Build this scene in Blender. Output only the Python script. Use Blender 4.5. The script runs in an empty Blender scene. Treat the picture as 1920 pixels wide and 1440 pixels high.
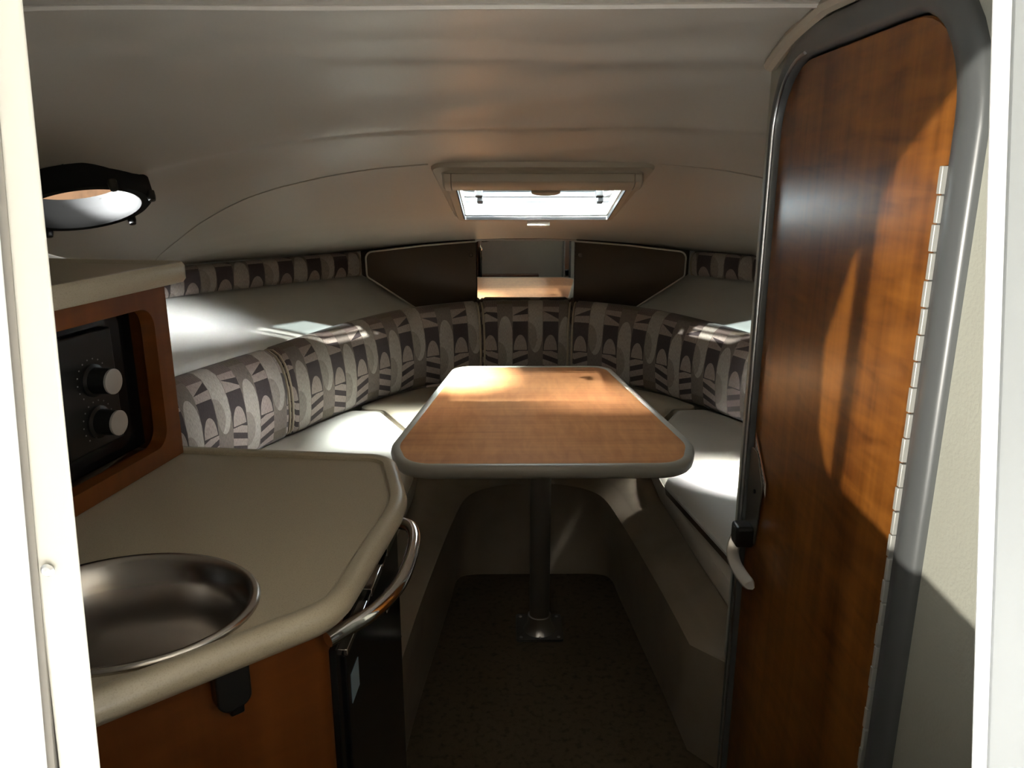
import bpy, bmesh, math, random
from mathutils import Vector, Matrix
random.seed(4)
S = bpy.context.scene
COL = S.collection
R = math.radians

# ------------------------------------------------------------------ camera
cam_d = bpy.data.cameras.new('camera'); cam = bpy.data.objects.new('camera', cam_d); COL.objects.link(cam)
cam.location = (-0.094, 0.0, 1.26)
cam.rotation_euler = (R(75.0), 0, R(-0.575))
cam_d.sensor_fit = 'HORIZONTAL'; cam_d.sensor_width = 36.0; cam_d.lens = 36.0 * 1443 / 1920
cam_d.clip_start = 0.02; cam_d.clip_end = 100
S.camera = cam
S.view_settings.view_transform = 'Standard'; S.view_settings.look = 'None'
S.view_settings.gamma = 1.0; S.view_settings.exposure = 0.0; S.view_settings.use_curve_mapping = False

# ------------------------------------------------------------------ world and lights
W = bpy.data.worlds.new('hall_light'); S.world = W; W.use_nodes = True
bg = W.node_tree.nodes['Background']; bg.inputs[0].default_value = (0.96, 1.0, 0.98, 1); bg.inputs[1].default_value = 1.5

def lamp(name, kind, loc, target, power, color=(1, 1, 1), size=0.05, spot=None, blend=0.2):
    d = bpy.data.lights.new(name, kind); o = bpy.data.objects.new(name, d); COL.objects.link(o)
    o.location = loc; o.rotation_euler = (Vector(target) - Vector(loc)).to_track_quat('-Z', 'Y').to_euler()
    d.energy = power; d.color = color
    if kind == 'AREA':
        d.size = size
        if spot: d.spread = R(spot); spot = None
    else: d.shadow_soft_size = size
    if spot: d.spot_size = R(spot); d.spot_blend = blend
    return o
# low lamp of the hall behind the companionway, to port
lamp('hall_lamp_port', 'SPOT', (-2.9, -2.65, 0.96), (0.37, 0.95, 1.0), 1500, (1.0, 0.95, 0.85), 0.012, 40)
# lamps of the hall above the foredeck, shining in through the deck hatch
lamp('hall_lamp_above_starboard', 'SPOT', (3.85, -1.12, 3.70), (0, 2.18, 1.2), 7000, (0.97, 1.0, 0.93), 0.04, 8)
lamp('hall_lamp_above_port', 'SPOT', (-3.85, -1.12, 3.70), (0, 2.18, 1.2), 7000, (0.97, 1.0, 0.93), 0.04, 8)

# lamps on either side, shining in through the two portholes
lamp('hall_lamp_side_starboard', 'AREA', (4.6, 0.45, 2.5), (.98, 1.7, 1.25), 170, (0.97, 1.0, 1.0), 1.3, 18)
lamp('hall_lamp_side_port', 'AREA', (-4.3, 0.2, 2.6), (-.98, 1.7, 1.25), 520, (0.97, 1.0, 1.0), 1.3, 18)
# lamps above the side decks, shining down through the same portholes
lamp('hall_lamp_deck_port', 'AREA', (-1.8, -0.7, 4.25), (-.995, 1.69, 1.25), 11, (1.0, 1.0, 0.96), .6, 25)
lamp('hall_lamp_deck_starboard', 'AREA', (2.43, 0.0, 4.6), (.995, 1.69, 1.25), 1500, (1.0, 1.0, 0.96), 1.7, 25)
# added fill lamps behind the camera, lighting the sole and bouncing inwards
lamp('added_aft_fill', 'AREA', (0.3, -4.2, 3.6), (0.0, -1.0, .45), 260, (0.97, 1.0, 0.98), 1.5)
lamp('added_sole_bounce', 'SPOT', (4.0, -1.3, 3.2), (0.0, -0.62, .45), 14000, (1.0, 1.0, 1.0), .15, 21, .4)  # added spot on the sole, its bounce brightens the headliner
# soft lamp high above the foredeck
lamp('hall_lamp_overhead', 'SPOT', (0.1, 0.6, 5.6), (0.0, 2.18, 1.2), 4000, (1.0, 0.99, 0.95), .06, 9)

# ------------------------------------------------------------------ node helpers
class E:
    """tiny expression builder over math nodes"""
    def __init__(s, nt, v): s.nt = nt; s.v = v
    def _op(s, op, *a):
        n = s.nt.nodes.new('ShaderNodeMath'); n.operation = op
        for i, x in enumerate((s,) + a):
            x = x.v if isinstance(x, E) else x
            if isinstance(x, (int, float)): n.inputs[i].default_value = x
            else: s.nt.links.new(x, n.inputs[i])
        return E(s.nt, n.outputs[0])
    def __add__(s, o): return s._op('ADD', o)
    def __sub__(s, o): return s._op('SUBTRACT', o)
    def __mul__(s, o): return s._op('MULTIPLY', o)
    def __truediv__(s, o): return s._op('DIVIDE', o)
    def __lt__(s, o): return s._op('LESS_THAN', o)
    def __gt__(s, o): return s._op('GREATER_THAN', o)
    def abs(s): return s._op('ABSOLUTE')
    def frac(s): return s._op('FRACT')
    def floor(s): return s._op('FLOOR')
    def max(s, o): return s._op('MAXIMUM', o)
    def min(s, o): return s._op('MINIMUM', o)
    def sq(s): return s._op('POWER', 2.0)
    def inv(s): return (s * -1.0) + 1.0

MATS = {}
def mat(name, col, rough=0.5, metal=0.0, spec=0.5, bump=None, noise=None, coat=0.0, emit=None, trans=0.0):
    if name in MATS: return MATS[name]
    m = bpy.data.materials.new(name); m.use_nodes = True; nt = m.node_tree; b = nt.nodes['Principled BSDF']
    b.inputs['Base Color'].default_value = (*col, 1); b.inputs['Roughness'].default_value = rough
    b.inputs['Metallic'].default_value = metal; b.inputs['Specular IOR Level'].default_value = spec
    b.inputs['Coat Weight'].default_value = coat; b.inputs['Coat Roughness'].default_value = 0.06
    tc = nt.nodes.new('ShaderNodeTexCoord')
    if noise:   # (scale vector, amount)
        mp = nt.nodes.new('ShaderNodeMapping'); mp.inputs['Scale'].default_value = noise[0]
        nt.links.new(tc.outputs['Object'], mp.inputs[0])
        nz = nt.nodes.new('ShaderNodeTexNoise'); nz.inputs['Scale'].default_value = 1; nz.inputs['Detail'].default_value = 4
        nt.links.new(mp.outputs[0], nz.inputs['Vector'])
        r = nt.nodes.new('ShaderNodeMapRange'); r.inputs['From Min'].default_value = .25; r.inputs['From Max'].default_value = .5
        r.inputs['To Min'].default_value = 1 - noise[1]; r.inputs['To Max'].default_value = 1 + noise[1]
        nt.links.new(nz.outputs[0], r.inputs[0])
        mx = nt.nodes.new('ShaderNodeVectorMath'); mx.operation = 'SCALE'; mx.inputs[0].default_value = col
        nt.links.new(r.outputs[0], mx.inputs['Scale']); nt.links.new(mx.outputs[0], b.inputs['Base Color'])
    if bump:    # (scale, strength, distance)
        nz = nt.nodes.new('ShaderNodeTexNoise'); nz.inputs['Scale'].default_value = bump[0]; nz.inputs['Detail'].default_value = 3
        nt.links.new(tc.outputs['Object'], nz.inputs['Vector'])
        bp = nt.nodes.new('ShaderNodeBump'); bp.inputs['Strength'].default_value = bump[1]; bp.inputs['Distance'].default_value = bump[2]
        nt.links.new(nz.outputs[0], bp.inputs['Height']); nt.links.new(bp.outputs[0], b.inputs['Normal'])
    MATS[name] = m; return m

def wood(name, c0, c1, axis, rough=0.18, coat=0.6, bands=None):
    """veneer: long soft grain along axis 0/1/2 with short ripples across it"""
    m = bpy.data.materials.new(name); m.use_nodes = True; nt = m.node_tree; b = nt.nodes['Principled BSDF']
    tc = nt.nodes.new('ShaderNodeTexCoord')
    def nz(scale, det=4, dist=0.0):
        mp = nt.nodes.new('ShaderNodeMapping'); mp.inputs['Scale'].default_value = scale
        nt.links.new(tc.outputs['Object'], mp.inputs[0])
        n = nt.nodes.new('ShaderNodeTexNoise'); n.inputs['Scale'].default_value = 1; n.inputs['Detail'].default_value = det
        n.inputs['Distortion'].default_value = dist
        nt.links.new(mp.outputs[0], n.inputs['Vector']); return E(nt, n.outputs[0])
    sl = [55, 55, 55]; sl[axis] = 3
    sb = [9, 9, 9]; sb[axis] = 0.8
    sx = [10, 10, 10]; sx[axis] = 45
    v = nz(tuple(sl)) * 0.38 + nz(tuple(sb), 2) * 0.48 + nz(tuple(sx), 2, 0.6) * 0.40
    cr = nt.nodes.new('ShaderNodeValToRGB'); nt.links.new(v.v, cr.inputs[0])
    cr.color_ramp.elements[0].position = 0.46; cr.color_ramp.elements[0].color = (*c0, 1)
    cr.color_ramp.elements[1].position = 0.80; cr.color_ramp.elements[1].color = (*c1, 1)
    nt.links.new(cr.outputs[0], b.inputs['Base Color'])
    b.inputs['Roughness'].default_value = rough; b.inputs['Coat Weight'].default_value = coat; b.inputs['Coat Roughness'].default_value = 0.04
    if not coat: b.inputs['Specular IOR Level'].default_value = .5
    MATS[name] = m; return m

def fabric():
    m = bpy.data.materials.new('patterned_fabric'); m.use_nodes = True; nt = m.node_tree; b = nt.nodes['Principled BSDF']
    uv = nt.nodes.new('ShaderNodeUVMap'); sp = nt.nodes.new('ShaderNodeSeparateXYZ'); nt.links.new(uv.outputs[0], sp.inputs[0])
    u = E(nt, sp.outputs[0]) / 0.262; v = ((E(nt, sp.outputs[1]) - 0.02) / 0.36).frac()
    u4 = u.frac() * 4.0; c = u4.floor(); f = u4.frac()
    odd = ((c * 0.5).frac()) > 0.25                       # dark columns
    hi = c > 1.5                                          # second half of the repeat
    slant = (f - 0.5) * ((hi * 2.0) - 1.0)
    out = None
    def col(rgb):
        n = nt.nodes.new('ShaderNodeRGB'); n.outputs[0].default_value = (*rgb, 1); return n.outputs[0]
    def mix(a, bb, fac):
        n = nt.nodes.new('ShaderNodeMix'); n.data_type = 'RGBA'
        nt.links.new(fac.v, n.inputs[0]); nt.links.new(a, n.inputs[6]); nt.links.new(bb, n.inputs[7]); return n.outputs[2]
    dark, lite, pill, med, olive, tex = (col(x) for x in ((.045, .033, .034), (.32, .265, .235), (.38, .34, .30), (.17, .14, .122), (.125, .10, .072), (.15, .112, .10)))
    # light column
    cv = (v - (hi * 0.34) - 0.34)
    d = (cv.abs() - 0.155).max(0.0); pm = ((d / 0.20).sq() + ((f - 0.5) / 0.47).sq()) < 1.0
    box = ((v - 0.93).abs() < 0.085) * (hi * -1.0 + 1.0)
    box2 = ((v - 0.06).abs() < 0.085) * hi
    light = mix(mix(med, olive, box.max(box2)), pill, pm)
    oc = (((f - 0.05) / 0.55).sq() + ((v - (hi * 0.20) - 0.28) / 0.15).sq()) < 1.0
    light = mix(light, col((.26, .23, .20)), oc * pm)
    # dark column
    st = (((v + slant * 0.055) / 0.115).frac() > 0.45) * (v < 0.34)
    dk = mix(dark, lite, st)
    arch = ((((f - 0.5) / 0.44).sq() + ((v - 0.35) / 0.155).sq()) < 1.0) * (v > 0.35)
    dk = mix(dk, lite, arch)
    wd = (v > 0.64) * (((v - 0.725 + slant * 0.05).abs() < (f * 0.035)).inv())
    dk = mix(dk, lite, wd * (v < 0.80))
    dk = mix(dk, tex, v > 0.80)
    ray = (((f - 0.5) / (v - 0.45) * 3.2).frac() < 0.09) * (v > 0.80)
    dk = mix(dk, dark, ray)
    out = mix(light, dk, odd)
    # outline thread between columns and slubby yarn
    mp = nt.nodes.new('ShaderNodeMapping'); mp.inputs['Scale'].default_value = (900, 90, 1); nt.links.new(uv.outputs[0], mp.inputs[0])
    nz = nt.nodes.new('ShaderNodeTexNoise'); nz.inputs['Scale'].default_value = 1; nz.inputs['Detail'].default_value = 3; nt.links.new(mp.outputs[0], nz.inputs['Vector'])
    r = nt.nodes.new('ShaderNodeMapRange'); r.inputs['From Min'].default_value = .3; r.inputs['From Max'].default_value = .7
    r.inputs['To Min'].default_value = .62; r.inputs['To Max'].default_value = 1.3; nt.links.new(nz.outputs[0], r.inputs[0])
    sc = nt.nodes.new('ShaderNodeVectorMath'); sc.operation = 'SCALE'; nt.links.new(out, sc.inputs[0]); nt.links.new(r.outputs[0], sc.inputs['Scale'])
    nt.links.new(sc.outputs[0], b.inputs['Base Color'])
    b.inputs['Roughness'].default_value = 0.75; b.inputs['Sheen Weight'].default_value = 0.15; b.inputs['Specular IOR Level'].default_value = 0.2
    bp = nt.nodes.new('ShaderNodeBump'); bp.inputs['Strength'].default_value = .3; bp.inputs['Distance'].default_value = .001
    nt.links.new(nz.outputs[0], bp.inputs['Height']); nt.links.new(bp.outputs[0], b.inputs['Normal'])
    return m
FABRIC = fabric()
VINYL = mat('headliner_vinyl', (.50, .465, .40), .34, bump=(260, .25, .0006), spec=.5)
GEL = mat('gelcoat', (.66, .66, .62), .22, spec=.6, noise=((6, 6, 6), .05))
SOLE = mat('berth_moulding', (.24, .20, .15), .5, noise=((8, 8, 8), .12), bump=(300, .3, .0008))
CARPET = mat('carpet', (.085, .065, .042), .95, spec=.1, noise=((60, 60, 60), .35), bump=(600, .8, .003))
SEAT = mat('seat_vinyl', (.56, .52, .45), .5, bump=(220, .3, .0006), noise=((5, 5, 5), .05))
SEATD = mat('seat_vinyl_brown', (.36, .30, .22), .5, bump=(220, .3, .0006))
BROWN = mat('brown_vinyl', (.050, .034, .022), .6, bump=(400, .3, .0006), spec=.3)
WELT = mat('white_piping', (.55, .51, .45), .45)
TABLEW = wood('table_veneer', (.39, .15, .060), (.63, .29, .12), 0, rough=.28, coat=0)
DOORW = wood('door_veneer', (.085, .022, .003), (.30, .108, .017), 2, rough=.28, coat=0)
GALW = wood('galley_veneer', (.09, .024, .004), (.16, .048, .009), 2, rough=.32, coat=0)
EDGE = mat('grey_edging', (.36, .345, .30), .30, spec=.5)
CORIAN = mat('speckled_countertop', (.30, .26, .19), .36, noise=((700, 700, 700), .16), spec=.45)
STEEL = mat('brushed_steel', (.48, .45, .42), .26, metal=1)
CHROME = mat('chrome', (.80, .80, .80), .07, metal=1)
ALU = mat('aluminium', (.62, .63, .64), .32, metal=1)
BLACK = mat('black_plastic', (.008, .008, .008), .35, spec=.4)
RUBBER = mat('black_rubber', (.012, .012, .012), .8, spec=.08)
BLACKG = mat('black_gloss', (.006, .006, .007), .12, spec=.5)
GREYF = mat('grey_door_frame', (.085, .09, .09), .33, spec=.6)
CREAM = mat('cream_jamb', (.52, .505, .44), .45, noise=((9, 9, 3), .05))
WHITE = mat('white_gelcoat', (.84, .85, .85), .30, noise=((3, 3, 3), .03))
BEIGEP = mat('beige_plastic', (.46, .40, .31), .38)
WALLV = mat('wall_vinyl', (.36, .36, .305), .5, bump=(240, .5, .0012), noise=((6, 6, 6), .04))
PAPER = mat('paper', (.7, .68, .62), .6)
ORANGE = mat('orange_print', (.6, .15, .03), .6)
INK = mat('ink', (.02, .02, .02), .6)
TAN = mat('tan_board', (.34, .175, .085), .8, noise=((4, 4, 4), .18))
RUST = mat('rust_stain', (.20, .08, .02), .9)

# ------------------------------------------------------------------ mesh helpers
def meshobj(name, bm, m, parent=None, smooth=True, bev=None, label=None, angle=35):
    me = bpy.data.meshes.new(name); bmesh.ops.recalc_face_normals(bm, faces=bm.faces)
    bm.to_mesh(me); bm.free(); me.materials.append(m)
    o = bpy.data.objects.new(name, me); COL.objects.link(o)
    if smooth:
        me.shade_smooth()
        a = R(angle)
        try: me.set_sharp_from_angle(angle=a)
        except Exception: pass
    if bev:
        md = o.modifiers.new('bevel', 'BEVEL'); md.width = bev; md.segments = 3; md.limit_method = 'ANGLE'; md.angle_limit = R(30)
    if parent:
        o.parent = parent; o.matrix_parent_inverse = Matrix.Translation(-parent.location)
    if label: o['label'] = label
    return o
def thing(name, label, cat, loc=(0, 0, 0), group=None):
    o = bpy.data.objects.new(name, None); COL.objects.link(o); o.location = loc; o.empty_display_size = .1
    o['label'] = label; o['category'] = cat
    if group: o['group'] = group
    return o
def tag(o, label, cat, group=None):
    o['label'] = label; o['category'] = cat
    if group: o['group'] = group
    return o
def struct(o, label=None, cat=None):
    o['kind'] = 'structure'
    if label: o['label'] = label
    if cat: o['category'] = cat
    return o
def bm_new(): return bmesh.new()
def box(bm, a, b, M=None):
    vs = [bm.verts.new((x, y, z)) for x in (a[0], b[0]) for y in (a[1], b[1]) for z in (a[2], b[2])]
    for f in ((0, 1, 3, 2), (4, 6, 7, 5), (0, 4, 5, 1), (2, 3, 7, 6), (0, 2, 6, 4), (1, 5, 7, 3)): bm.faces.new([vs[i] for i in f])
    if M: bmesh.ops.transform(bm, matrix=M, verts=vs)
    return vs
def prism(bm, pts, h, M=None):
    """pts: 2D outline; extruded from z=0 to z=h; M places it"""
    a = [bm.verts.new((x, y, 0)) for x, y in pts]; b = [bm.verts.new((x, y, h)) for x, y in pts]
    n = len(pts)
    bm.faces.new(a[::-1]); bm.faces.new(b)
    for i in range(n): bm.faces.new((a[i], a[(i + 1) % n], b[(i + 1) % n], b[i]))
    if M: bmesh.ops.transform(bm, matrix=M, verts=a + b)
def loft(bm, loops, closed=True, cap=False):
    """loops: list of equal-length 3D point lists"""
    vv = [[bm.verts.new(p) for p in l] for l in loops]
    n = len(loops[0])
    for a, b in zip(vv, vv[1:]):
        for i in range(n if closed else n - 1):
            j = (i + 1) % n
            bm.faces.new((a[i], a[j], b[j], b[i]))
    if cap: bm.faces.new(vv[0][::-1]); bm.faces.new(vv[-1])
    return vv
def roundpoly(pts, rads, n=8):
    """round the corners of a 2D polygon; always n+1 points per corner"""
    out = []
    N = len(pts)
    if not hasattr(rads, '__len__'): rads = [rads] * N
    for i in range(N):
        p = Vector(pts[i]); a = Vector(pts[i - 1]) - p; b = Vector(pts[(i + 1) % N]) - p
        r = rads[i]; ua, ub = a.normalized(), b.normalized()
        ang = ua.angle(ub); t = r / math.tan(ang / 2) if r > 1e-6 else 0
        t = min(t, a.length * .49, b.length * .49); r2 = t * math.tan(ang / 2)
        if t < 1e-6:
            out += [tuple(p)] * (n + 1) if False else [tuple(p + (ua * 1e-5) * (1 - k / n) + (ub * 1e-5) * (k / n)) for k in range(n + 1)]; continue
        c = p + (ua + ub).normalized() * (r2 / math.sin(ang / 2))
        s, e = p + ua * t - c, p + ub * t - c
        tot = s.angle(e); sg = 1 if s.cross(e) > 0 else -1
        for k in range(n + 1):
            out.append(tuple(c + Matrix.Rotation(sg * tot * k / n, 2) @ s))
    return out
def offset(pts, d):
    """inset (d>0) a counter-clockwise closed outline along its vertex normals"""
    n = len(pts); out = []
    for i in range(n):
        t = None
        k = 1
        a, b = Vector(pts[i - 1]), Vector(pts[(i + 1) % n])
        t = (b - a).normalized(); out.append((pts[i][0] - t.y * d, pts[i][1] + t.x * d))
    return out
def spline(pts, n):
    P = [Vector(p) for p in pts]; P = [P[0] * 2 - P[1]] + P + [P[-1] * 2 - P[-2]]
    out = []
    segs = len(P) - 3
    for k in range(n):
        t = k / (n - 1) * segs; i = min(int(t), segs - 1); t -= i
        a, b, c, d = P[i:i + 4]
        out.append(0.5 * ((2 * b) + (c - a) * t + (2 * a - 5 * b + 4 * c - d) * t * t + (3 * b - a - 3 * c + d) * t ** 3))
    return out
def interp(tab, x):
    if x <= tab[0][0]: return tab[0][1]
    for (a, va), (b, vb) in zip(tab, tab[1:]):
        if x <= b:
            t = (x - a) / (b - a); t2 = t
            return va + (vb - va) * t2
    return tab[-1][1]
def tube(bm, pts, r, seg=8, cap=True):
    pts = [Vector(p) for p in pts]; loops = []
    up = Vector((0, 0, 1)); prev = None
    for i, p in enumerate(pts):
        t = (pts[min(i + 1, len(pts) - 1)] - pts[max(i - 1, 0)]).normalized()
        if prev is None:
            s = t.cross(up)
            if s.length < .1: s = t.cross(Vector((1, 0, 0)))
            s.normalize()
        else: s = (prev - t * prev.dot(t)).normalized()
        prev = s; q = t.cross(s)
        rr = r[i] if hasattr(r, '__len__') else r
        loops.append([p + (s * math.cos(a) + q * math.sin(a)) * rr for a in [2 * math.pi * k / seg for k in range(seg)]])
    loft(bm, loops, True, cap)
def lathe(bm, prof, center=(0, 0, 0), axis=None, seg=32, M=None):
    loops = [[Vector((r * math.cos(a), r * math.sin(a), z)) for a in [2 * math.pi * k / seg for k in range(seg)]] for r, z in prof]
    vs = [bm.verts.new(p) for l in loops for p in l]
    n = seg
    for i in range(len(loops) - 1):
        for k in range(n):
            bm.faces.new((vs[i * n + k], vs[i * n + (k + 1) % n], vs[(i + 1) * n + (k + 1) % n], vs[(i + 1) * n + k]))
    for idx in (0, len(loops) - 1):
        if prof[idx][0] > 1e-5: bm.faces.new([vs[idx * n + k] for k in range(n)])
    T = Matrix.Translation(center)
    if axis is not None: T = T @ Vector(axis).to_track_quat('Z', 'Y').to_matrix().to_4x4()
    if M: T = M @ T
    bmesh.ops.transform(bm, matrix=T, verts=vs)
def frame_mat(o, x, y, z):
    x, y, z = Vector(x).normalized(), Vector(y).normalized(), Vector(z).normalized()
    return Matrix(((x.x, y.x, z.x, o[0]), (x.y, y.y, z.y, o[1]), (x.z, y.z, z.z, o[2]), (0, 0, 0, 1)))

# ------------------------------------------------------------------ hull and ceiling shape
ZC = [(.40, 1.505), (1.2, 1.50), (1.35, 1.475), (1.6, 1.40), (1.9, 1.295), (2.4, 1.152), (2.8, 1.075), (3.2, 1.02), (3.47, 1.0)]
ZS = [(.40, 1.14), (1.6, 1.16), (2.0, 1.07), (2.6, .955), (3.47, .948)]
WD = [(.40, 1.22), (1.85, 1.22), (2.5, 1.36), (2.75, 1.335), (2.95, 1.20), (3.15, 1.00), (3.47, .70)]
PW = [(.4, 11.0), (1.25, 11.0), (1.65, 2.6), (2.4, 3.0), (3.0, 2.4), (3.47, 2.0)]
def ceil_z(x, y):
    w = interp(WD, y); s = min(abs(x) / w, 1)
    zc = sum(interp(ZC, y + d) for d in (-.06, -.03, 0, .03, .06)) / 5
    z = zc - (zc - interp(ZS, y)) * s ** interp(PW, y)
    # sagging vinyl: soft ripples running across the boat
    if y < 2.0:
        k = min(1, max(0, (1.88 - y) / .12)) * min(1, max(0, (y - .5) / .3)) * max(0, 1 - s * .6)
        z += k * (-.0095 * math.exp(-((y - 1.69) / .022) ** 2) - .008 * math.exp(-((y - 1.40 - .03 * x) / .03) ** 2) + .0035 * math.sin(y * 23 + 1.3 * math.sin(x * 1.7) + 1.2 * math.sin(y * 7)) + .0022 * math.sin(y * 47 + x * 4 + 1.5 * math.sin(x * 5)) * math.sin(x * 3.1 + y * 5) + .002 * math.sin(y * 13 - x * 5))
    return z

# ceiling grid with openings for the deck hatch and the porthole
PH = Vector((-.995, 1.69)); PHR = .138
def port_frame(px):
    pc = Vector((px, PH.y, ceil_z(px, PH.y)))
    e = .12
    du = Vector((e, 0, ceil_z(px + e, PH.y) - ceil_z(px - e, PH.y) - 0)); du = Vector((2 * e, 0, ceil_z(px + e, PH.y) - ceil_z(px - e, PH.y))).normalized()
    dv = Vector((0, 2 * e, ceil_z(px, PH.y + e) - ceil_z(px, PH.y - e))).normalized()
    nn = du.cross(dv).normalized()      # upward
    if nn.z < 0: nn = -nn
    dv = nn.cross(du)
    PM = frame_mat(pc, du, dv, nn)
    return PM, pc
PMI = [port_frame(x)[0].inverted() for x in (PH.x, -PH.x)]
OV = .74
def oval(r, a, px):
    e1, e2 = Vector((.89, .46 * (1 if px < 0 else -1), 0)), Vector((-.46 * (1 if px < 0 else -1), .89, 0))
    return e1 * (r * math.cos(a)) + e2 * (r * OV * math.sin(a))
def oval_r(p, px):
    sg = 1 if px < 0 else -1
    return math.hypot(p.x * .89 + p.y * .46 * sg, (-p.x * .46 * sg + p.y * .89) / OV)
bm = bm_new()
ny, nx = 170, 150
ys = [.40 + (3.47 - .40) * i / ny for i in range(ny + 1)]
grid = []
for y in ys:
    w = interp(WD, y)
    grid.append([bm.verts.new((w * (2 * j / nx - 1), y, ceil_z(w * (2 * j / nx - 1), y))) for j in range(nx + 1)])
for i in range(ny):
    for j in range(nx):
        q = (grid[i][j], grid[i][j + 1], grid[i + 1][j + 1], grid[i + 1][j])
        c = sum((v.co for v in q), Vector()) / 4
        if abs(c.x) < .245 and 1.945 < c.y < 2.365: continue
        lc_ = PMI[0 if c.x < 0 else 1] @ c
        if oval_r(lc_, c.x) < .119 and abs(lc_.z) < .1: continue
        if c.x > .40 and c.y < 1.38: pass
        bm.faces.new(q)
struct(meshobj('ceiling', bm, VINYL, angle=80), 'beige vinyl headliner sagging in soft ripples')

# seams of the headliner
def on_ceil(x, y, d=.002): return Vector((x, y, ceil_z(x, y) - d))
def seam(pts, r, name='trim_1'):
    bm = bm_new(); tube(bm, pts, r, 6); return struct(meshobj(name, bm, WELT))
seam([on_ceil(-1.0 + 1.36 * i / 40, 1.215 - .03 * (i / 40), .002) for i in range(41)], .0055, 'trim_1')
seam([on_ceil(*p[:2], .0005) for p in spline([(-.275, 1.905, 0), (-.46, 1.93, 0), (-.72, 2.02, 0), (-.92, 2.18, 0), (-1.08, 2.36, 0), (-1.24, 2.56, 0), (-1.33, 2.7, 0)], 60)], .0022, 'trim_2')
seam([on_ceil(*p[:2], .0005) for p in spline([(.275, 1.905, 0), (.46, 1.93, 0), (.72, 2.02, 0), (.92, 2.18, 0)], 40)], .0022, 'trim_3')

# hull sides: ceiling edge, ledge, sloping glossy liner, trough, down to the berth
OUT = [(-1.36, .40), (-1.36, 1.6), (-1.36, 2.4), (-1.32, 2.74), (-1.10, 3.03), (-.90, 3.25), (-.70, 3.47)]
PATH = [(-1.08, 1.55), (-1.015, 1.98), (-.90, 2.34), (-.74, 2.70), (-.585, 2.975), (-.42, 3.165), (-.20, 3.262), (0, 3.28)]   # front foot of the bolsters
path = spline([(x, y, 0) for x, y in PATH], 60)
def path_n(i, P):
    t = (P[min(i + 1, len(P) - 1)] - P[max(i - 1, 0)]).normalized(); return Vector((-t.y, t.x, 0))
INN = [(-1.16, .40), (-1.16, 1.50), (-1.115, 2.02), (-1.0, 2.42), (-.84, 2.78), (-.66, 3.09), (-.47, 3.36)]
def side(sx, name, label):
    o3 = spline([(x, y, 0) for x, y in OUT], 50); i3 = spline([(x, y, 0) for x, y in INN], 50)
    lo = []
    for k, (o, i) in enumerate(zip(o3, i3)):
        wx = -interp(WD, o.y); top = Vector((wx, o.y, ceil_z(wx, o.y) + .005))
        d = (i - o)
        lo.append([Vector((sx * p.x, p.y, p.z)) for p in (
            top, Vector((o.x, o.y, .845)), Vector((o.x, o.y, .838)) + d * .02, o + d * .5 + Vector((0, 0, .775)), o + d * .93 + Vector((0, 0, .712)), o + d * .985 + Vector((0, 0, .702)), o + d * 1.0 + Vector((0, 0, .69)),
            o + d * 1.01 + Vector((0, 0, .655)), o + d * 1.10 + Vector((0, 0, .645)), o + d * 1.10 + Vector((0, 0, .32)))])
    bm = bm_new(); loft(bm, lo, False)
    return struct(meshobj(name, bm, GEL, angle=50), label)
side(1, 'wall_left', 'glossy pale liner of the port hull side')
side(-1, 'wall_right', 'glossy pale liner of the starboard hull side')
bm = bm_new(); box(bm, (-1.0, 3.44, 0), (1.0, 3.47, 1.05)); struct(meshobj('wall_bow', bm, BROWN, smooth=False))

# floor and berth moulding round the footwell
bm = bm_new()
FL = [(-.37, .40), (-.34, 1.05), (-.315, 1.55), (-.283, 1.9), (-.262, 2.12), (-.248, 2.25), (-.20, 2.282), (-.10, 2.285), (0, 2.285)]
LI = [(-.37, .40), (-.335, 1.05), (-.305, 1.55), (-.275, 1.88), (-.250, 2.10), (-.222, 2.27), (-.175, 2.345), (-.09, 2.39), (0, 2.395)]
LO = [(-.40, .40), (-.375, 1.05), (-.350, 1.55), (-.315, 1.88), (-.290, 2.12), (-.262, 2.31), (-.205, 2.405), (-.105, 2.45), (0, 2.455)]
RT = [(-.45, .40), (-.435, 1.05), (-.41, 1.55), (-.375, 1.90), (-.35, 2.15), (-.32, 2.35), (-.25, 2.47), (-.13, 2.52), (0, 2.525)]
OT = [(-1.35, .40), (-1.35, 1.05), (-1.30, 1.55), (-1.22, 1.9), (-1.1, 2.35), (-.9, 2.8), (-.7, 3.2), (-.4, 3.43), (0, 3.45)]
def uloop(pts, z, n=36, sx=0):
    h = spline([(x, y, z) for x, y in pts], n)
    return h + [Vector((-p.x if p.y > 1.45 else max(-p.x, .41), p.y, p.z)) for p in h[::-1][1:]]
loops = [uloop(FL, 0), uloop([(x * .4 + a * .6, y * .4 + b * .6) for (x, y), (a, b) in zip(FL, LI)], .16), uloop(LI, .262), uloop([(x, y) for x, y in LI], .272), uloop(LO, .284), uloop([(a - .004, b + .004) for a, b in LO], .29), uloop(RT, .325), uloop(OT, .325)]
bm = bm_new(); loft(bm, loops, False)
struct(meshobj('trim_4', bm, SOLE, angle=50), 'moulded beige berth base with a lipped arch round the dark footwell')
bm = bm_new()
fl = uloop(FL, 0)
fv = [bm.verts.new(p) for p in fl]; bm.faces.new(fv)
struct(meshobj('floor', bm, CARPET, smooth=False), 'dark brown carpet of the narrow footwell')
bm = bm_new(); box(bm, (-1.4, -.6, -.03), (1.4, 3.5, -.004)); struct(meshobj('floor', bm, SOLE, smooth=False))

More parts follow.
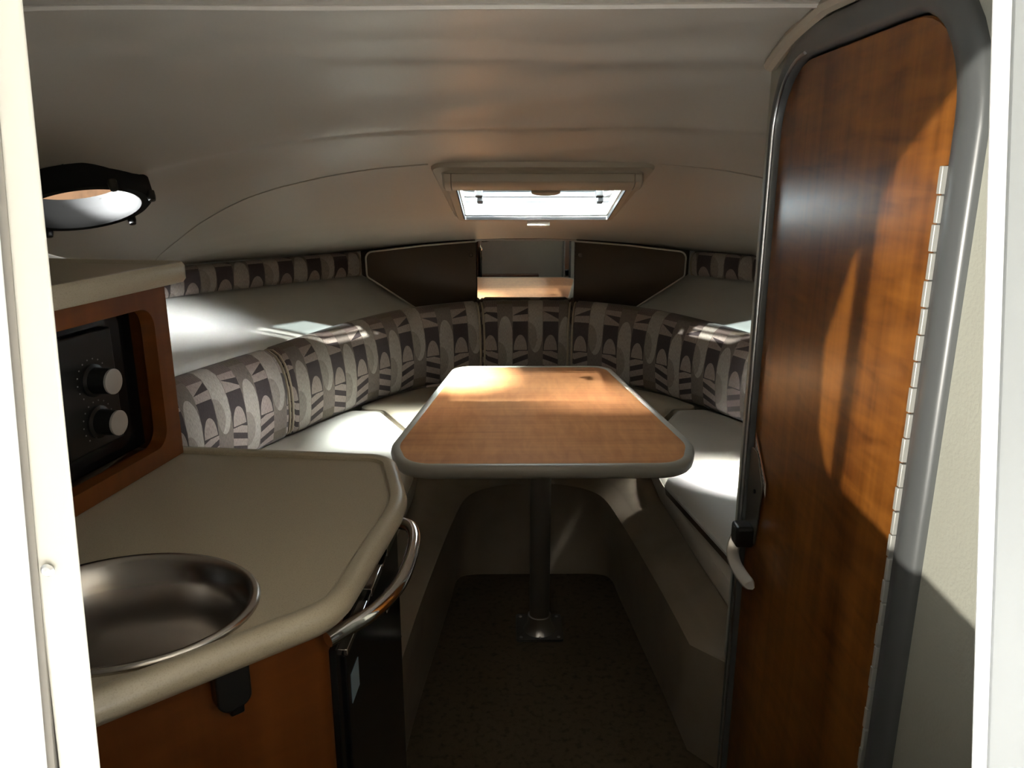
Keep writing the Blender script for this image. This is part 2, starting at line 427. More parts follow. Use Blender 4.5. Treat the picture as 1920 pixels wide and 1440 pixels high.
# ------------------------------------------------------------------ aft bulkhead with the companionway
def jamb(bm, xb, xt, w, y0, y1, z0, z1, sgn):
    """slanting post: inner edge xb at z0 to xt at z1, growing outwards by w"""
    lo = []
    for x, z in ((xb, z0), (xt, z1)):
        lo.append([(x, y0, z), (x + sgn * w, y0, z), (x + sgn * w, y1, z), (x + sgn * min(.03, w * .6), y1, z)])
    loft(bm, lo, True, True)
PZ = (.80, 1.60)
bm = bm_new(); jamb(bm, -.3745, -.332, .031, .445, .462, *PZ, -1)
t = meshobj('trim_5', bm, CREAM, bev=.004); struct(t, 'cream jamb strip on the left of the companionway')
bm = bm_new(); lathe(bm, [(0, 0), (.0035, .0005), (.0045, .0025), (.003, .004), (0, .0045)], (-.3835, .4452, 1.02), (0, -1, 0), 14)
meshobj('screw', bm, ALU, t, label='small round screw head in the cream strip')
bm = bm_new(); jamb(bm, -.4090, -.3440, .55, .438, .480, *PZ, -1); struct(meshobj('trim_6', bm, mat('white_panel', (.74, .76, .75), .35, noise=((5, 5, 5), .04)), bev=.006), 'white moulded companionway side on the left')
bm = bm_new(); jamb(bm, -.4080, -.3430, .012, .4437, .480, *PZ, -1); struct(meshobj('trim_7', bm, mat('groove', (.22, .20, .17), .7)))
bm = bm_new(); jamb(bm, .238, .132, .011, .443, .455, *PZ, 1); struct(meshobj('trim_8', bm, WHITE, bev=.005), 'bright white edge strip of the companionway on the right')
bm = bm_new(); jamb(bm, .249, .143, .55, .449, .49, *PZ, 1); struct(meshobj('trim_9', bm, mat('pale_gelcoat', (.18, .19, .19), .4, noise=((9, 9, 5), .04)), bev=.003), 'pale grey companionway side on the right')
# lower bulkhead and wall on either side
bm = bm_new()
box(bm, (-1.4, .455, -.02), (-.36, .49, .80)); box(bm, (.20, .455, -.02), (1.4, .49, .80)); box(bm, (-.36, .455, -.02), (.20, .49, .80))
box(bm, (-1.4, .455, .80), (-.95, .49, 1.6)); box(bm, (.70, .455, .80), (1.4, .49, 1.6))
struct(meshobj('wall_aft', bm, SEAT, smooth=False))

# cockpit behind the camera: white sole, plus an added roof and panels that shape the light
bm = bm_new(); box(bm, (-1.6, -3.2, .40), (1.6, .43, .45)); struct(meshobj('cockpit_sole', bm, WHITE, smooth=False), 'white cockpit sole behind the doorway')
bm = bm_new(); box(bm, (-1.6, -2.4, 2.0), (1.6, .45, 2.04)); struct(meshobj('added_shade_roof', bm, SEAT, smooth=False), 'beige roof added behind the doorway to hold off light from above')  # added roof out of view, keeps overhead light off the doorway
bm = bm_new(); box(bm, (-1.6, .43, 1.60), (1.6, .47, 2.0)); struct(meshobj('trim_11', bm, WHITE, smooth=False))
hs = [(-1.60, .45), (-.30, .45), (-.36, .855), (-.60, .868), (-.84, .886), (-.866, .92), (-.872, 1.0), (-.84, 1.08), (-.785, 1.168), (-.70, 1.24), (-.55, 1.32), (-.36, 1.40), (-.36, 1.9), (-1.60, 1.9)]
bm = bm_new(); prism(bm, hs, .03, frame_mat((0, -.30, 0), (1, 0, 0), (0, 0, 1), (0, -1, 0))); ch = struct(meshobj('added_light_cutter', bm, WHITE, smooth=False), 'white panel added behind the doorway to cut the light on the door')  # added unseen panel, outline cut to give the light edge on the door
bm = bm_new(); tube(bm, [(-.80, -.30, .86), (-.79, -.30, 1.18)], .009, 10); meshobj('rod', bm, CHROME, ch)

bm = bm_new(); prism(bm, roundpoly([(-.75, .45), (1.5, .45), (1.5, 1.85), (-.75, 1.85)], [.02, .02, .15, .15], 6), .25, frame_mat((0, -1.0, 0), (1, 0, 0), (0, 0, 1), (0, -1, 0))); struct(meshobj('added_aft_blocker', bm, SEATD), 'brown blocker added behind the doorway against aft daylight')  # added block behind the camera, stops daylight from aft

# companionway step seen only in the bow mirror
t = thing('companionway_step', 'beige companionway step with brown tread, below the doorway', 'step', (-.1, .58, 0))
bm = bm_new(); box(bm, (-.34, .495, 0), (.18, .60, .48)); meshobj('riser', bm, SEAT, t, bev=.012)
bm = bm_new(); box(bm, (-.345, .495, .48), (.185, .615, .505)); meshobj('tread', bm, GALW, t, bev=.006)
for x in (-.25, -.02):
    bm = bm_new(); box(bm, (x, .599, .02), (x + .16, .609, .46)); meshobj('panel', bm, BEIGEP if x < -.1 else WHITE, t, bev=.004)
bm = bm_new(); box(bm, (-.085, .599, .02), (-.03, .612, .46)); meshobj('panel', bm, GALW, t, bev=.003, label='brown wooden panel')

# ------------------------------------------------------------------ deck hatch (window_1)
A = Vector((0, 1.9, 1.296)); Bv = Vector((0, 2.4, 1.152)); sd = (Bv - A).normalized(); nd = Vector((0, -sd.z, sd.y)) * -1   # into the cabin
if nd.z > 0: nd = -nd
HM = frame_mat(A, (1, 0, 0), sd, Vector((1, 0, 0)).cross(sd))     # local z points up out of the cabin
if (HM.to_3x3() @ Vector((0, 0, 1))).z < 0: raise RuntimeError('hatch frame')
ht = thing('window_1', 'beige framed deck hatch in the headliner with white light behind', 'window', A); ht['kind'] = 'structure'
def hp(l, z): return [HM @ Vector((x, y, z)) for x, y in l]
o_out = roundpoly([(-.272, -.002), (.272, -.002), (.243, .522), (-.243, .522)], .035)
o_mid = roundpoly([(-.248, .020), (.248, .020), (.236, .512), (-.236, .512)], .03)
o_mid2 = roundpoly([(-.240, .030), (.240, .030), (.230, .506), (-.230, .506)], .025)
o_in = roundpoly([(-.218, .05), (.222, .05), (.218, .482), (-.214, .482)], .008)
bm = bm_new()
loft(bm, [hp(o_out, .012), hp(o_out, -.006), hp(offset(o_out, .004), -.012), hp(o_mid, -.014), hp(o_mid, -.014), hp(o_mid2, -.024), hp(o_in, -.024), hp(o_in, .012)], True)
meshobj('frame', bm, BEIGEP, ht, angle=40)
bm = bm_new(); loft(bm, [hp(o_in, -.022), hp(o_in, -.012), hp(offset(o_in, .006), -.012), hp(offset(o_in, .006), .020)], True); meshobj('well', bm, mat('well_white', (.35, .36, .36), .4), ht, angle=40)
bm = bm_new(); loft(bm, [hp(offset(o_in, -.0008), -.0245), hp(offset(o_in, .003), -.026), hp(offset(o_in, .004), -.018)], True); meshobj('gasket', bm, BLACK, ht)
# roller shade box across the aft edge
prof = [(.022, -.024), (.026, -.040), (.040, -.048), (.070, -.048), (.088, -.044), (.094, -.034), (.094, -.020), (.022, -.020)]
bm = bm_new(); loft(bm, [[HM @ Vector((x, a, b)) for a, b in prof] for x in (-.222, .222)], True, True); meshobj('shade_box', bm, BEIGEP, ht, bev=.002)
for s in (-1, 1):
    p2 = [(a, b - .001) for a, b in prof]
    bm = bm_new(); loft(bm, [[HM @ Vector((s * x, .055 + (a - .055) * k, b * k2 - .02 * (1 - k2))) for a, b in p2] for x, k, k2 in ((.2225, 1.04, 1), (.238, 1.03, .97), (.243, .8, .8))], True, True)
    meshobj('end_cap', bm, BEIGEP, ht, bev=.001)
def tab(bm, cy, z, w, d, th):
    pts = [(w * math.cos(a), d * math.sin(a)) for a in [math.pi * k / 16 for k in range(17)]]
    prism(bm, pts, th, HM @ Matrix.Translation((.01, cy, z)))
bm = bm_new(); tab(bm, .086, -.050, .036, .030, .014); b_ = meshobj('pull_tab', bm, BEIGEP, ht)
bm = bm_new(); tab(bm, .500, -.038, .034, .030, .016); meshobj('pull_tab', bm, mat('pale_plastic', (.75, .72, .64), .4), ht, label='pale half round tab at the forward edge')
# lid with bars and stays
bm = bm_new(); lid = roundpoly([(-.25, .00), (.25, .00), (.25, .52), (-.25, .52)], .05); prism(bm, lid, .008, HM @ Matrix.Translation((0, 0, .076)))
PANE = bpy.data.materials.new('frosted_acrylic'); PANE.use_nodes = True
nt = PANE.node_tree; nt.nodes.remove(nt.nodes['Principled BSDF']); om = nt.nodes['Material Output']
tr = nt.nodes.new('ShaderNodeBsdfTransparent'); tr.inputs[0].default_value = (.62, .66, .68, 1)
tl = nt.nodes.new('ShaderNodeBsdfTranslucent'); tl.inputs[0].default_value = (.85, .9, .92, 1)
gl = nt.nodes.new('ShaderNodeBsdfGlossy'); gl.inputs['Roughness'].default_value = .1
m1 = nt.nodes.new('ShaderNodeMixShader'); m1.inputs[0].default_value = .05; nt.links.new(tr.outputs[0], m1.inputs[1]); nt.links.new(tl.outputs[0], m1.inputs[2])
m2 = nt.nodes.new('ShaderNodeMixShader'); m2.inputs[0].default_value = .04; nt.links.new(m1.outputs[0], m2.inputs[1]); nt.links.new(gl.outputs[0], m2.inputs[2])
nt.links.new(m2.outputs[0], om.inputs[0])
meshobj('pane', bm, PANE, ht)
bm = bm_new(); box(bm, (-.236, .484, .018), (.236, .490, .075), HM); meshobj('lid_skirt', bm, mat('lid_grey', (.13, .14, .145), .4), ht, bev=.002)
for y in (.425,):
    bm = bm_new(); box(bm, (-.212, y, .014), (.212, y + .007, .026), HM); meshobj('bar', bm, mat('grey_bar', (.12, .125, .13), .4), ht, bev=.002)
bm = bm_new()
lf = roundpoly([(-.236, .01), (.236, .01), (.236, .50), (-.236, .50)], .03); lf2 = roundpoly([(-.216, .035), (.216, .035), (.216, .475), (-.216, .475)], .02)
pass
for z_, g_ in ((.044, 0), (.064, .010)):
    a_, b_ = offset(lf, g_ - .004), offset(lf2, g_ - .004)
    bm = bm_new(); loft(bm, [hp(a_, z_), hp(b_, z_), hp(b_, z_ + .007), hp(a_, z_ + .007), hp(a_, z_)], True); meshobj('lid_frame', bm, mat('pale_metal_lid', (.05, .05, .055), .4), ht, angle=40)
for x in (-.165, .175):
    bm = bm_new(); box(bm, (x - .011, .330, .006), (x + .011, .352, .046), HM); box(bm, (x - .006, .345, -.006), (x + .012, .372, .014), HM); box(bm, (x - .028, .336, .030), (x + .0, .350, .040), HM)
    meshobj('latch', bm, BLACK, ht, bev=.003, label='black latch of the hatch lid')

# ------------------------------------------------------------------ porthole (window_2)
def porthole(px, name, label):
    PM, pc = port_frame(px)
    pt = thing(name, label, 'window', pc); pt['kind'] = 'structure'
    bm = bm_new()
    prof = [(.140, .012), (.141, -.016), (.138, -.030), (.130, -.038), (.114, -.038), (.107, -.030), (.105, -.012), (.105, .002)]
    seg = 56
    loops = [[PM @ (oval(r, a, px) + Vector((0, 0, z))) for a in [2 * math.pi * k / seg for k in range(seg)]] for r, z in prof]
    loft(bm, loops, True); meshobj('rim', bm, RUBBER, pt)
    bm = bm_new(); loops = [[PM @ (oval(r, a, px) + Vector((0, 0, z))) for a in [2 * math.pi * k / seg for k in range(seg)]] for r, z in [(.1052, .001), (.107, .028), (.165, .034)]]
    loft(bm, loops, True); meshobj('sleeve', bm, RUBBER, pt)
    for a in (-2.35, -1.05, -.2, .9, 2.2):
        bm = bm_new(); c = oval(.138, a, px) + Vector((0, 0, -.038)); lathe(bm, [(0, -.012), (.007, -.011), (.009, -.002), (.009, .010), (0, .010)], c, (0, 0, 1), 12, PM)
        meshobj('clamp_knob', bm, BLACK, pt)
porthole(PH.x, 'window_2', 'round porthole with thick black rim in the headliner, at the left')
porthole(-PH.x, 'window_3', 'round porthole with thick black rim, hidden behind the wooden door')
# tan wall of the hall outside the porthole
bm = bm_new(); box(bm, (-6.2, .5, -.4), (-6.15, 18, 6.0)); bw = tag(meshobj('board_wall', bm, TAN, smooth=False), 'tan board wall seen outside through the porthole', 'wall'); bw['kind'] = 'structure'

# ------------------------------------------------------------------ head compartment wall, door
XW = .372
bm = bm_new()
wout = [(.49, -.01), (1.425, -.01), (1.425, 1.56), (.49, 1.56)]
hole_in = roundpoly([(.795, .02), (1.375, .02), (1.375, 1.462), (.795, 1.462)], [.03, .03, .14, .16], 10)
def wallp(l, x): return [Vector((x, y, z)) for y, z in l]
# ring between hole and an outer rectangle with matching point count
def square_like(pts, y0, y1, z0, z1):
    cy, cz = (y0 + y1) / 2, (z0 + z1) / 2; out = []
    k = len(pts) // 4
    corners = [(y0, z0), (y1, z0), (y1, z1), (y0, z1)]
    for i, p in enumerate(pts): 
        c = corners[min(i // k, 3)]; out.append(c)
    return out
def ring_face(bm, inner, rect, x):
    k = len(inner) // 4
    cs = [bm.verts.new((x, *c)) for c in rect]; iv = [bm.verts.new((x, *p)) for p in inner]
    n = len(inner)
    for q in range(4):
        for i in range(q * k, q * k + k - 1): bm.faces.new((cs[q], iv[i], iv[i + 1]))
        bm.faces.new((cs[q], iv[q * k + k - 1], iv[(q * k + k) % n], cs[(q + 1) % 4]))
    return iv
ring_face(bm, hole_in, wout, XW)
# rounded forward corner going outboard
fw = [Vector((XW + .03 * (1 - math.cos(a)), 1.425 + .03 * math.sin(a), 0)) for a in [math.pi / 2 * k / 6 for k in range(7)]] + [Vector((1.36, 1.455, 0))]
loft(bm, [[Vector((p.x, p.y, z)) for p in fw] for z in (-.01, 1.56)], False)
struct(meshobj('wall_head', bm, WALLV, angle=60), 'pale grained vinyl partition of the head compartment')

dr = thing('door_1', 'glossy honey brown wooden door of the head compartment with rounded top', 'door', (XW, .84, 0)); dr['kind'] = 'structure'
f_out = roundpoly([(.772, .0), (1.384, .0), (1.384, 1.482), (.772, 1.482)], [.03, .03, .15, .175], 10)
f_in = roundpoly([(.822, .03), (1.366, .03), (1.366, 1.440), (.822, 1.440)], [.03, .03, .115, .125], 10)
bm = bm_new()
def lerp2(a, b, t): return [(p[0] * (1 - t) + q[0] * t, p[1] * (1 - t) + q[1] * t) for p, q in zip(a, b)]
loft(bm, [wallp(f_out, XW + .001), wallp(f_out, XW - .006), wallp(lerp2(f_out, f_in, .12), XW - .012), wallp(lerp2(f_out, f_in, .5), XW - .014), wallp(lerp2(f_out, f_in, .85), XW - .011), wallp(f_in, XW - .004), wallp(f_in, XW + .012)], True)
meshobj('frame', bm, GREYF, dr, angle=50)
bead = offset(f_in, -.002)
bd = [p for p in offset(f_in, -.003) if p[0] > 1.0 or p[1] > 1.3]; bd = [p for p in bd if p[1] > .2]
bm = bm_new(); tube(bm, [(XW - .0095, 1.369, .03)] + [(XW - .0095, p[0], p[1]) for p in bd if p[0] > 1.22], .0028, 8)
meshobj('bead', bm, ALU, dr, label='thin silver bead around the leaf')
leaf = offset(f_in, .004)
bm = bm_new(); loft(bm, [wallp(leaf, XW + .016), wallp(leaf, XW + .004), wallp(offset(leaf, .002), XW + .002)], True, True)
meshobj('leaf', bm, DOORW, dr, angle=40)
# piano hinge
bm = bm_new(); box(bm, (XW - .003, .8255, .06), (XW + .003, .834, 1.272)); pl = meshobj('hinge', bm, ALU, dr)
zz = 1.272; k = 0; km = None
while zz > .10:
    yo = .8385 + (.0 if k % 2 else .0035)
    if k < 2:
        bm = bm_new(); box(bm, (XW - .010, .8245 if k else .8265, 0), (XW - .001, .8310 if k else .8330, .0285)); o = meshobj('hinge_knuckle', bm, mat('pale_metal', (.45, .45, .42), .4, metal=.3), pl, bev=.001)
        if k == 0: ka = o
        else: kb = o
        o.location.z = zz - .0285
        o.matrix_parent_inverse = Matrix.Translation(-dr.location) if False else Matrix.Identity(4)
        o.parent = pl; o.matrix_parent_inverse = pl.matrix_world.inverted() if False else Matrix.Identity(4)
    else:
        o = (kb if k % 2 else ka).copy(); COL.objects.link(o); o.location.z = zz - .0285
    zz -= .030; k += 1
# latch plate, black knob and curved handle near the forward edge
bm = bm_new(); lp = roundpoly([(1.300, .60), (1.360, .60), (1.360, .775), (1.325, .775), (1.285, .72)], [.006, .006, .01, .02, .03], 5)
prism(bm, lp, .003, frame_mat((XW - .0035, 0, 0), (0, 1, 0), (0, 0, 1), (1, 0, 0))); lpo = meshobj('latch_plate', bm, mat('dark_metal', (.16, .15, .13), .4, metal=.8), dr, bev=.001)
bm = bm_new(); lathe(bm, [(0, -.001), (.004, -.001), (.004, .002), (0, .002)], (XW - .0045, 1.318, .70), (-1, 0, 0), 10); meshobj('screw_hole', bm, BLACK, lpo)
bm = bm_new(); box(bm, (XW - .035, 1.305, .590), (XW, 1.345, .632)); meshobj('latch_block', bm, BLACK, dr, bev=.007)
hpth = spline([(.350, 1.338, .606), (.339, 1.328, .580), (.336, 1.300, .564), (.343, 1.262, .553), (.351, 1.232, .549)], 18)
VA = Vector((-.35, -.85, .40)).normalized()
bm = bm_new()
lo = []
for i, p in enumerate(hpth):
    t = i / 17; w = .0115 * math.sqrt(max(.05, 1 - max(0, (t - .82) / .18) ** 2)); tt = (hpth[min(i + 1, 17)] - hpth[max(i - 1, 0)]).normalized(); q = tt.cross(VA).normalized()
    lo.append([p + q * w * c + VA * .003 * s_ for c, s_ in ((1, .3), (.8, 1), (-.8, 1), (-1, .3), (-1, -.3), (-.8, -1), (.8, -1), (1, -.3))])
loft(bm, lo, True, True); meshobj('handle', bm, mat('satin_metal', (.5, .47, .42), .35, metal=.7), dr, label='curved satin metal lever')
# warning sticker
SM = frame_mat((XW + .0015, 1.352, .790), Vector((0, -.60, -.52)), Vector((0, -.2, .8)), (-1, 0, 0))
sx_, sy_ = Vector((0, -.072, -.068)), Vector((0, .004, .030))
def stick(bm, u0, u1, v0, v1, d, o0=Vector((XW - .0002, 1.345, .775))):
    v = [bm.verts.new(o0 + sx_ * u + sy_ * w + Vector((-d, 0, 0))) for u, w in ((u0, v0), (u1, v0), (u1, v1), (u0, v1))]; bm.faces.new(v)
bm = bm_new(); stick(bm, 0, 1, 0, 1, .0); st = meshobj('sticker', bm, PAPER, dr, smooth=False, label='small warning sticker with orange top edge')
bm = bm_new(); stick(bm, .02, .98, .80, .99, .0004); meshobj('sticker_band', bm, ORANGE, st, smooth=False)
bm = bm_new()
for r in range(4):
    u = .05
    while u < .9:
        w = random.uniform(.03, .11); stick(bm, u, min(u + w, .93), .12 + r * .16, .19 + r * .16, .0004); u += w + .03
meshobj('sticker_text', bm, INK, st, smooth=False)

# ------------------------------------------------------------------ headliner gasket above the door
bm = bm_new(); tube(bm, [(XW - .012, .50 + .9 * i / 20, ceil_z(XW, .50 + .9 * i / 20) - .008 + .003 * math.sin(i * .9)) for i in range(21)], .012, 8); struct(meshobj('trim_10', bm, BEIGEP))

# ------------------------------------------------------------------ galley
ctr_pts = [(-.262, 1.118), (-.221, .95), (-.254, .684), (-.470, .503), (-.70, .497), (-.70, 1.172)]
ctr = roundpoly(ctr_pts, [.055, .22, .085, .03, .01, .01], 10)
# orientation check: make counter-clockwise
def area(p): return sum(p[i - 1][0] * p[i][1] - p[i][0] * p[i - 1][1] for i in range(len(p))) / 2
def ccw(p): return p if area(p) > 0 else p[::-1]
ctr = ccw(ctr)
cz = .85
sk_c = Vector((-.473, .684)); sk_r = .118
SKA, SKB = .124, .104
def sinkloop(s, z, n=64): return [Vector((sk_c.x + SKA * s * math.cos(2 * math.pi * k / n), sk_c.y + SKB * s * math.sin(2 * math.pi * k / n), z)) for k in range(n)]
ct = thing('countertop', 'beige speckled galley countertop with a rounded lip, below the microwave', 'countertop', (-.45, .85, .80))
bm = bm_new()
P3 = lambda l, z: [Vector((x, y, z)) for x, y in l]
loops = [P3(offset(ctr, .045), cz - .036), P3(offset(ctr, .026), cz - .036), P3(offset(ctr, .012), cz - .032), P3(offset(ctr, .003), cz - .022), P3(ctr, cz - .012), P3(offset(ctr, .003), cz - .003), P3(offset(ctr, .009), cz + .0015), P3(offset(ctr, .019), cz + .0012), P3(offset(ctr, .0215), cz - .0005), P3(offset(ctr, .0225), cz - .0065), P3(offset(ctr, .024), cz - .0065), P3(offset(ctr, .026), cz - .0045)]
vv = loft(bm, loops, True)
# top face with a round cut-out, by triangulated fill between loops
top_edges = [bm.edges.get((vv[-1][i], vv[-1][(i + 1) % len(vv[-1])])) for i in range(len(vv[-1]))]
sv = [bm.verts.new(p) for p in sinkloop(1.0, cz - .0045)]; se = [bm.edges.new((sv[i], sv[(i + 1) % len(sv)])) for i in range(len(sv))]
bmesh.ops.triangle_fill(bm, edges=top_edges + se, use_beauty=True)
meshobj('slab', bm, CORIAN, ct, angle=42)
sk = thing('sink', 'round brushed steel sink basin set into the beige countertop', 'sink', (sk_c.x, sk_c.y, cz - .13))
bm = bm_new()
loft(bm, [sinkloop(s, cz + z) for s, z in ((1.06, -.004), (1.065, -.001), (1.04, .002), (1.0, .0015), (.955, -.003), (.90, -.010), (.82, -.026), (.79, -.08), (.76, -.115), (.66, -.130), (.45, -.136), (.16, -.138))], True)
meshobj('basin', bm, STEEL, sk, angle=70)
bm = bm_new(); lathe(bm, [(.019, 0), (.019, .002), (.014, .002), (.012, -.004), (0, -.004)], (sk_c.x, sk_c.y, cz - .1385), (0, 0, 1), 24); meshobj('drain', bm, CHROME, sk)

# lower cabinet
gc = thing('galley_cabinet', 'brown wooden galley cabinet under the beige countertop', 'cabinet', (-.45, .85, 0))
cb = ccw(roundpoly([(-.285, 1.10), (-.274, .95), (-.286, .722), (-.47, .562), (-.70, .53), (-.70, 1.15)], [.004, .2, .025, .01, .004, .004], 8))
bm = bm_new(); loft(bm, [P3(cb, .02), P3(cb, .8115), P3(offset(cb, .012), .8115), P3(offset(cb, .012), .78)], True); meshobj('carcass', bm, GALW, gc, angle=30)
# black latch under the counter on the aft facing door
fd = Vector((-.286 + .47, .722 - .562, 0)).normalized(); fn = Vector((fd.y, -fd.x, 0))
lc = Vector((-.286, .722, 0)) - fd * .105 + fn * .001
M_ = frame_mat((lc.x, lc.y, .790), fd, (0, 0, 1), -fn) if False else frame_mat((lc.x, lc.y, .783), fd, Vector((0, 0, 1)), fn)
bm = bm_new(); prism(bm, roundpoly([(-.017, -.024), (.017, -.018), (.017, .03), (-.017, .03)], [.014, .012, .002, .002], 6), .016, M_); box(bm, (-.004, -.030, .004), (.010, -.02, .012), M_)
meshobj('latch', bm, BLACK, gc, bev=.002, label='black latch')

# fridge let into the side of the cabinet
fr = thing('fridge', 'black fridge front let into the galley cabinet side, behind the grab rail', 'fridge', (-.27, .89, .02))
p0, p1 = Vector((-.286, .733, 0)), Vector((-.270, 1.095, 0))
fx = (p1 - p0).normalized(); fnn = Vector((fx.y, -fx.x, 0))
FM = frame_mat((p0.x, p0.y, 0), fx, (0, 0, 1), fnn); L = (p1 - p0).length
bm = bm_new()
ro, ri = [(0, .04), (L, .04), (L, .765), (0, .765)], [(.022, .06), (L - .012, .06), (L - .012, .745), (.022, .745)]
def fp(l, d): return [FM @ Vector((a, b, d)) for a, b in l]
loft(bm, [fp(ro, -.001), fp(ro, .008), fp(offset(ro, .0) if False else ri, .008), fp(ri, .0)], True); meshobj('frame', bm, BLACKG, fr, bev=.0015, smooth=False)
bm = bm_new(); box(bm, (.026, .064, 0), (L - .016, .741, .012), FM); meshobj('door', bm, BLACKG, fr, bev=.002)
bm = bm_new(); box(bm, (.026, .741, .006), (L * .36, .749, .014), FM); box(bm, (L * .42, .741, .004), (L * .60, .752, .015), FM); box(bm, (L * .70, .745, .004), (L * .95, .758, .016), FM)
meshobj('trim_strip', bm, CHROME, fr, bev=.001, label='chrome strips along the top edge')
bm = bm_new(); box(bm, (.235, .665, .0118), (.265, .690, .016), FM); meshobj('handle', bm, CHROME, fr, bev=.002, label='small chrome latch')
bm = bm_new(); box(bm, (.040, .668, .0118), (.075, .706, .0126), FM); meshobj('badge', bm, mat('badge_blue', (.30, .42, .50), .3, metal=.4), fr, label='small pale blue rating label')
for a, b in ((.011, .60), (L - .006, .55), (.011, .2)):
    bm = bm_new(); lathe(bm, [(0, 0), (.003, .0003), (.002, .002), (0, .0022)], FM @ Vector((a, b, .008)), fnn, 10); meshobj('screw', bm, CHROME, fr)

# grab rail
gr = thing('grab_rail', 'bowed chrome grab rail beside the beige countertop, in front of the fridge', 'rail', (-.25, .85, .78))
bm = bm_new()
rp = [(-.277, .700, .800), (-.262, .716, .802), (-.236, .748, .804), (-.217, .80, .805), (-.211, .87, .805), (-.213, .925, .805), (-.224, .958, .805), (-.250, .972, .805), (-.262, .974, .805)]
tube(bm, spline(rp, 60), .0085, 14); meshobj('bar', bm, CHROME, gr)

# ------------------------------------------------------------------ microwave cabinet on the countertop
a0 = Vector((-.594, 1.135, 0)); ad = Vector((-.171, -.985, 0)).normalized(); an = Vector((-ad.y, ad.x, 0))   # ad runs aft
if an.x < 0: an = -an
MC = frame_mat((a0.x, a0.y, cz - .003), ad, (0, 0, 1), an)    # local x aft, y up, z to starboard
mc = thing('microwave_cabinet', 'brown wooden cabinet holding the black microwave, on the countertop', 'cabinet', (a0.x, a0.y, cz))
HH = .264
bm = bm_new()
fo = [(0, 0), (.62, 0), (.62, HH), (0, HH)]; fi = roundpoly([(.034, .026), (.56, .026), (.56, HH - .030), (.034, HH - .030)], .028, 8)
fo2 = []
k = len(fi) // 4
for i in range(len(fi)): fo2.append(fo[i // k])
q = lambda l, d: [MC @ Vector((x, y, d)) for x, y in l]
cs = [bm.verts.new(MC @ Vector((x, y, 0))) for x, y in fo]; iv = [bm.verts.new(p) for p in q(fi, 0)]; iv2 = [bm.verts.new(p) for p in q(fi, -.022)]
n = len(fi)
for c in range(4):
    for i in range(c * k, c * k + k - 1): bm.faces.new((cs[c], iv[i], iv[i + 1]))
    bm.faces.new((cs[c], iv[c * k + k - 1], iv[(c * k + k) % n], cs[(c + 1) % 4]))
for i in range(n): bm.faces.new((iv[i], iv[(i + 1) % n], iv2[(i + 1) % n], iv2[i]))
ob = [bm.verts.new(MC @ Vector((x, y, -.40))) for x, y in fo]
for i in range(4): bm.faces.new((cs[i], cs[(i + 1) % 4], ob[(i + 1) % 4], ob[i]))
bm.faces.new(ob)
meshobj('face_frame', bm, GALW, mc, angle=30)
mw = thing('microwave', 'black microwave with two silver dial knobs inside the wooden cabinet', 'microwave', MC @ Vector((.3, .03, -.2)))
bm = bm_new(); box(bm, (.030, .022, -.36), (.60, HH - .02, -.040), MC); meshobj('body', bm, BLACKG, mw, bev=.004)
bm = bm_new(); box(bm, (.088, .055, -.0402), (.200, .215, -.030), MC); meshobj('control_panel', bm, BLACK, mw, bev=.003)
bm = bm_new(); box(bm, (.212, .040, -.0402), (.58, .225, -.028), MC); dd = meshobj('door', bm, BLACKG, mw, bev=.006)
bm = bm_new(); box(bm, (.275, .065, -.0281), (.55, .20, -.0265), MC); meshobj('window', bm, mat('dark_glass', (.015, .012, .010), .05), dd)
for y in (.150, .092):
    kn = bm_new(); lathe(kn, [(.0225, 0), (.0225, .004), (.018, .006), (.017, .030), (.0165, .031)], (0, 0, 0), (0, 0, 1), 28, MC @ Matrix.Translation((.137, y, -.031))); kk = meshobj('dial_knob', kn, BLACK, mw)
    kn = bm_new(); lathe(kn, [(0, .0005), (.0155, .0005), (.0172, 0), (.0172, -.003)], (0, 0, 0), (0, 0, 1), 28, MC @ Matrix.Translation((.137, y, .0015))); meshobj('knob_cap', kn, mat('silver_cap', (.42, .40, .38), .45, metal=.3), kk, label='silver disc on the knob face')
    kn = bm_new()
    for j in range(14):
        a = -2.3 + j * .355; box(kn, (.137 + .0295 * math.sin(a) - .0009, y + .0295 * math.cos(a) - .0009, -.0301), (.137 + .0295 * math.sin(a) + .0009, y + .0295 * math.cos(a) + .0009, -.0296), MC)
    meshobj('dial_marks', kn, mat('grey_ink', (.25, .25, .25), .6), mw, smooth=False)
# shelf slab on top of the cabinet
sl = bm_new()
tp = ccw(roundpoly([(-.035, .028), (.66, .028), (.66, -.42), (-.035, -.42)], [.03, .005, .005, .02], 8))
def tq(l, z): return [MC @ Vector((x, z, y)) for x, y in l]
z0 = HH + .0005
loft(sl, [tq(offset(tp, .004), z0), tq(tp, z0 + .005), tq(tp, z0 + .024), tq(offset(tp, .004), z0 + .029), tq(offset(tp, .014), z0 + .0285), tq(offset(tp, .02), z0 + .024)], True, True)
tag(meshobj('shelf_top', sl, CORIAN, angle=50), 'beige speckled shelf top with raised lip, above the microwave cabinet', 'shelf')

